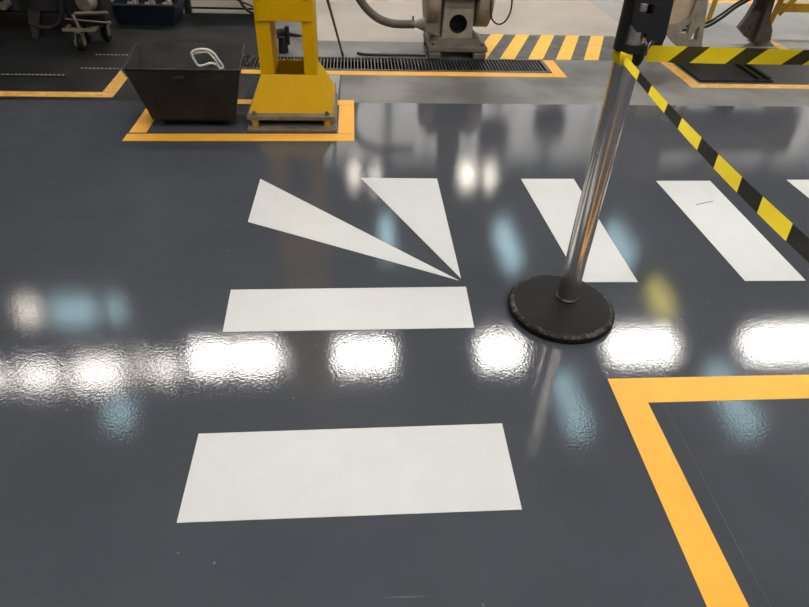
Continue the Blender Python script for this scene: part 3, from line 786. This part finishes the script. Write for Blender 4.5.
t = empty('frame_table', (-1.25, 6.5, 0)); tag(t, 'dark steel frame table with thin rails, behind the black skip', 'table')
b = B(); box(b, -1.605, -1.545, 6.40, 6.46, .001, .75); finish('leg', b, 'black_steel', t)
b = B(); box(b, -.93, -.89, 6.40, 6.44, .001, .75); finish('leg', b, 'black_steel', t)
b = B(); box(b, -1.60, -1.56, 7.3, 7.34, .001, .75); finish('leg', b, 'black_steel', t)
b = B(); box(b, -.93, -.89, 7.3, 7.34, .001, .75); finish('leg', b, 'black_steel', t)
b = B(); box(b, -1.545, -.93, 6.42, 6.44, .035, .05); cyl(b, (-1.56, 7.3, .05), (-.92, 6.44, .045), .009, n=8); box(b, -1.56, -.93, 7.31, 7.33, .04, .055); finish('rail', b, 'black_steel', t)
b = B(); box(b, -1.64, -.86, 6.37, 7.37, .751, .79); finish('tabletop', b, 'dark_panel', t)
b = B(); tube(b, [(-1.25, 6.50, .75), (-1.12, 6.38, .30), (-1.05, 6.36, .10), (-.96, 6.36, .02), (-.82, 6.30, .014), (-.70, 6.2, .014)], .014, 10)
finish('power_cable', b, 'black_hose', t, 60)

# tall dark presses that stand beyond the picture's top left
for x0, x1, y0, h, lb in ((-9.5, -5.0, 6.0, 3.2, 'long dark machine cabinet at the far left of the hall'), (-2.1, -.7, 7.6, 2.4, 'dark machine cabinet behind the frame table')):
    t = empty('machine_cabinet', ((x0 + x1) / 2, y0 + .5, 0)); tag(t, lb, 'machine')
    b = B(); box(b, x0, x1, y0, y0 + 1.2, .12, h, bev=.03); finish('cabinet', b, 'dark_machine', t)
    b = B(); box(b, x0 + .1, x1 - .1, y0 + .1, y0 + 1.1, 0.001, .1195); finish('plinth', b, 'black_steel', t)
    b = B()
    k = int((x1 - x0) / .7)
    for i in range(k):
        xa = x0 + .08 + i * (x1 - x0 - .1) / k; box(b, xa, xa + .55, y0 - .012, y0 - .0005, .3, h - .3)
    finish('door_panel', b, 'dark_panel', t)
for x, y, h, lb in ((2.0, 8.4, 2.6, 'slim dark machine column beyond the hazard stripes'), (2.95, 8.8, 2.5, 'taller slim machine column beyond the hazard stripes'), (6.6, 8.8, 2.4, 'dark machine column at the far right')):
    t = empty('machine_stand', (x, y, 0)); tag(t, lb, 'machine')
    b = B(); box(b, x - .22, x + .22, y - .2, y + .2, .001, .12, bev=.01); finish('base', b, 'cast_dark', t)
    b = B(); hexa(b, [(x - .12, y - .12, .1205), (x + .12, y - .12, .1205), (x + .12, y + .12, .1205), (x - .12, y + .12, .1205)], [(x - .1, y - .1, h * .6), (x + .1, y - .1, h * .6), (x + .1, y + .1, h * .6), (x - .1, y + .1, h * .6)], 0, .01); finish('column', b, 'cast_dark', t)
    b = B(); lathe(b, (x - .2, y, h * .8), (1, 0, 0), [(0, 0), (0, .12), (.04, h * .12), (.36, h * .12), (.4, .12), (.4, 0)], 32); finish('head', b, 'cast_dark', t, 40)

# ------------------------------------------------------------------ camera, world, view
cam = bpy.data.cameras.new('camera'); co = bpy.data.objects.new('camera', cam); COL.objects.link(co)
cam.sensor_width = 36; cam.lens = 36 * 607 / 809; cam.clip_start = .05; cam.clip_end = 200
right = Vector((.99694755, -.07005677, .03446204)); down = Vector((-.01660021, -.62151279, -.78322812)); fwd = Vector((.07628903, .78026528, -.62077861))
mtx = Matrix.Identity(4)
for i in range(3):
    mtx[i][0] = right[i]; mtx[i][1] = -down[i]; mtx[i][2] = -fwd[i]
mtx[2][3] = 1.5
co.matrix_world = mtx
S.camera = co
w = bpy.data.worlds.new('world'); S.world = w; w.use_nodes = True
w.node_tree.nodes['Background'].inputs['Color'].default_value = (.6, .65, .7, 1)
w.node_tree.nodes['Background'].inputs['Strength'].default_value = .3
S.view_settings.view_transform = 'Standard'; S.view_settings.look = 'None'
S.view_settings.exposure = 0; S.view_settings.gamma = 1
S.view_settings.use_curve_mapping = False
